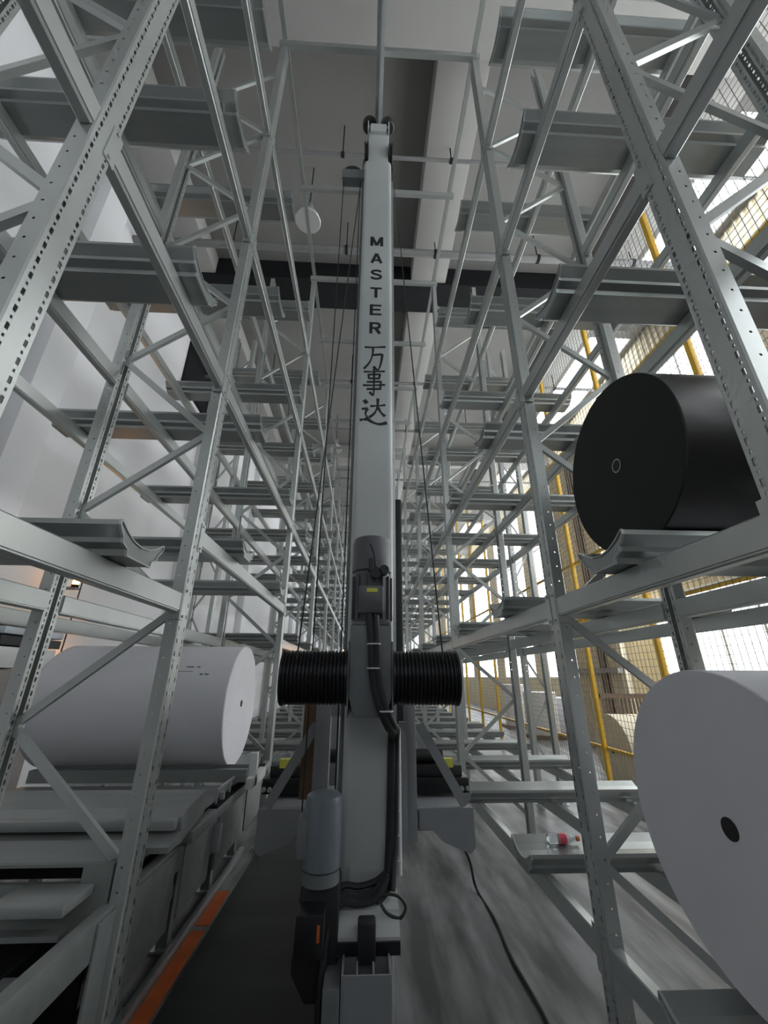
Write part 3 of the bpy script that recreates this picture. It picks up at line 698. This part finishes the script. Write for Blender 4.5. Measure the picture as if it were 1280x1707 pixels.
# ------------------------------------------------------------------ yellow mesh fence beyond the right rack
FX = 4.2
FY = [0.05+1.95*i for i in range(16)]
FZ = [0.77, 2.93, 4.03, 6.42, 7.62]
wm = MB()
n = 21
for i in range(1, n):
    y = 1.95*i/n; wm.box(-0.003, 0.003, y-0.003, y+0.003, 0.1, 8.6)
z = 0.15
while z < 8.6:
    wm.box(0.003, 0.009, 0.036, 1.905, z-0.003, z+0.003); z += 0.1
WIREM = wm.mesh('wire_mesh', mWIRE)
POSTM = MB().box(-0.035, 0.035, -0.035, 0.035, 0, 8.7).mesh('fence_post', mYEL, bevel=0.004)
RAILM = MB().box(0.012, 0.05, 0.035, 1.905, -0.025, 0.025).mesh('fence_rail', mYEL)
for i, y in enumerate(FY):
    r = thing('mesh_fence_panel', 'tall yellow framed wire mesh fence panel behind right rack, %s from the camera' % ORD[i], 'fence', (FX, y, 0), 'mesh fence panels')
    link('post', POSTM, r)
    for z in FZ: link('rail', RAILM, r, (0, 0, z))
    tag(link('wire_mesh', WIREM, r), kind='stuff')

# ------------------------------------------------------------------ ceiling services
def pipe(y, z, r, i, lab):
    p = thing('ceiling_pipe', lab, 'pipe', (0, y, z), 'ceiling pipes')
    part('pipe_run', MB().tube([(XL, y, z), (XR, y, z)], r, 12), mPIPE, p, smooth=True)
    for x in (-3.2, -0.6, 1.47, 3.9, 6.2):
        part('pipe_clamp', MB().lathe((x, y, z), 'x', [(-0.03, r+0.015), (0.03, r+0.015)], 16), mDARK, p)
        part('hanger_rod', MB().tube([(x, y, z+r), (x, y, ZC)], 0.012, 6), mDARK, p)
pipe(4.60, 11.05, 0.035, 0, 'thin grey sprinkler pipe crossing under the ceiling near the mast head')
pipe(6.45, 11.05, 0.085, 1, 'thick grey pipe crossing under the ceiling behind the mast lettering')
for i, y in enumerate((10.8, 13.6, 17.9, 21.0, 26.0)):
    pipe(y, 10.9, 0.05, 2+i, 'grey sprinkler pipe crossing under the far ceiling, %s beyond the dark girder' % ORD[i])
def high_bay(x, y, z, lab):
    l = thing('high_bay_lamp', lab, 'ceiling lamp', (x, y, z), 'high bay lamps')
    prof = [(-0.02, 0.05), (0.05, 0.07), (0.10, 0.12), (0.2, 0.235), (0.32, 0.30)]
    # reflector opens downward
    part('reflector', MB().lathe((x, y, z), 'z', [(-0.30, 0.24), (-0.29, 0.25), (-0.16, 0.21), (-0.05, 0.12), (0.02, 0.07)], 36), mLENS, l, smooth=True)
    part('lamp_housing', MB().lathe((x, y, z), 'z', [(0.02, 0.07), (0.2, 0.07), (0.22, 0.04)], 20), mPIPE, l, smooth=True)
    part('suspension_rod', MB().tube([(x, y, z+0.2), (x, y, ZC)], 0.012, 6), mDARK, l)
high_bay(-1.29, 5.35, 10.55, 'round unlit glass high bay lamp hanging left of the mast')
high_bay(-1.3, 14.2, 10.6, 'small far unlit high bay lamp hanging over the aisle')

# ------------------------------------------------------------------ things along the left wall
def amber(x, y, z, lab, r=0.06):
    l = thing('amber_lamp', lab, 'lamp', (x, y, z))
    part('lamp_glass', MB().lathe((x, y, z), 'z', [(0, r*0.9), (0.03, r), (0.09, r*0.9), (0.12, r*0.4)], 20), mAMBER, l, smooth=True)
    part('lamp_base', MB().lathe((x, y, z), 'z', [(-0.05, r*1.1), (0, r*1.1)], 20), mDARK, l, smooth=True)
    return l
l1 = amber(-5.05, 7.6, 2.05, 'glowing amber beacon on a wall bracket behind the left rack', 0.07)
part('wall_bracket', MB().box(XL, -4.95, 7.52, 7.68, 1.96, 2.0), mPIPE, l1)
part('cable', MB().tube(smooth_path([(-5.2, 7.6, 2.0), (-5.25, 7.7, 2.6), (-5.3, 7.8, 3.6)]), 0.012, 6), mBLK, l1)
l2 = amber(-5.0, 7.2, 3.35, 'small amber lamp high on the left wall above the beacon', 0.05)
part('wall_bracket', MB().box(XL, -4.95, 7.14, 7.26, 3.27, 3.3), mPIPE, l2)
l3 = amber(-0.42, 9.4, 2.35, 'tiny amber signal lamp left of the mast deep in the aisle', 0.035)
part('lamp_post', MB().tube([(-0.42, 9.4, 0), (-0.42, 9.4, 2.3)], 0.012, 8), mDARK, l3)
cd = thing('conduit_bundle', 'bundle of white vertical conduits at the left edge', 'conduit', (-2.13, 2.83, 0))
for i in range(3):
    part('conduit', MB().tube([(-2.10-0.03*i, 2.83, 0.0), (-2.10-0.03*i, 2.83, 2.29)], 0.011, 8), mWHITEP, cd, smooth=True)
gy = thing('wall_machine', 'machine along the left wall with yellow top girder and white panels', 'machine', (-5.1, 6.3, 0))
part('base_body', MB().box(-5.38, -4.85, 5.85, 7.0, 0, 1.97), mBEIGED, gy, bevel=0.01)
for i in range(2): part('white_panel', MB().box(-5.36, -4.83, 5.88+0.56*i, 6.40+0.56*i, 1.99, 2.26), mWHITEP, gy, bevel=0.01)
part('dark_band', MB().box(-5.36, -4.82, 5.85, 7.0, 2.28, 2.40), mDRUM, gy)
part('pale_duct', MB().box(-5.36, -4.80, 5.85, 7.0, 2.42, 2.52), mPALEB, gy, bevel=0.02)
part('yellow_girder', MB().box(-5.36, -4.80, 5.85, 7.0, 2.54, 2.70), mYEL, gy)
part('black_cable', MB().tube(smooth_path([(-4.75, 6.45, 2.8), (-4.74, 6.44, 2.4), (-4.76, 6.46, 2.1), (-4.74, 6.42, 1.2)]), 0.012, 6), mBLK, gy)
# things standing beyond the fence
cb = thing('cladding_column', 'beige ribbed column box beyond the yellow fence behind the cream roll', 'column', (7.0, 12.4, 0))
part('cladding', ribbed(11.2, 13.6, 0.0, 9.0, MB(), x=6.9, pitch=0.16), mBEIGE, cb)
part('brown_pipe', MB().tube([(6.78, 11.9, 0), (6.78, 11.9, 9)], 0.05, 10), mBROWN, cb, smooth=True)
part('brown_pipe', MB().tube([(6.78, 12.1, 0), (6.78, 12.1, 9)], 0.035, 10), mBROWN, cb, smooth=True)
part('band', MB().box(6.7, 6.84, 11.2, 13.6, 2.02, 2.14), mBEIGED, cb)
for i, (x, y, h) in enumerate(((6.2, 15.4, 1.3), (7.4, 15.9, 1.1), (6.4, 18.2, 1.5))):
    r = thing('standing_roll', 'white paper roll standing on end beyond the fence, %s from the column' % ORD[i], 'paper roll', (x, y, 0), 'standing rolls beyond the fence')
    part('roll_body', MB().lathe((x, y, 0.12), 'z', [(0, 0.54), (0.006, 0.55), (h-0.006, 0.55), (h, 0.54)], 48), mPAPER, r, smooth=True)
    part('core', MB().lathe((x, y, h+0.12), 'z', [(0, 0.05), (0.003, 0.05)], 20), mPAPERC, r)
    part('pallet', MB().box(x-0.6, x+0.6, y-0.6, y+0.6, 0.0, 0.118), mBROWN, r)
mc = thing('grated_machine', 'brown slatted machine guard beyond the fence near the cream roll', 'machine', (6.2, 10.3, 0))
for i in range(14): part('slat', MB().box(5.6+0.09*i, 5.63+0.09*i, 10.2, 10.23, 0.05, 1.45), mBROWN, mc)
part('top_rail', MB().box(5.55, 6.9, 10.18, 10.25, 1.45, 1.55), mBROWN, mc)
part('bottom_rail', MB().box(5.55, 6.9, 10.18, 10.25, 0.0, 0.05), mBROWN, mc)
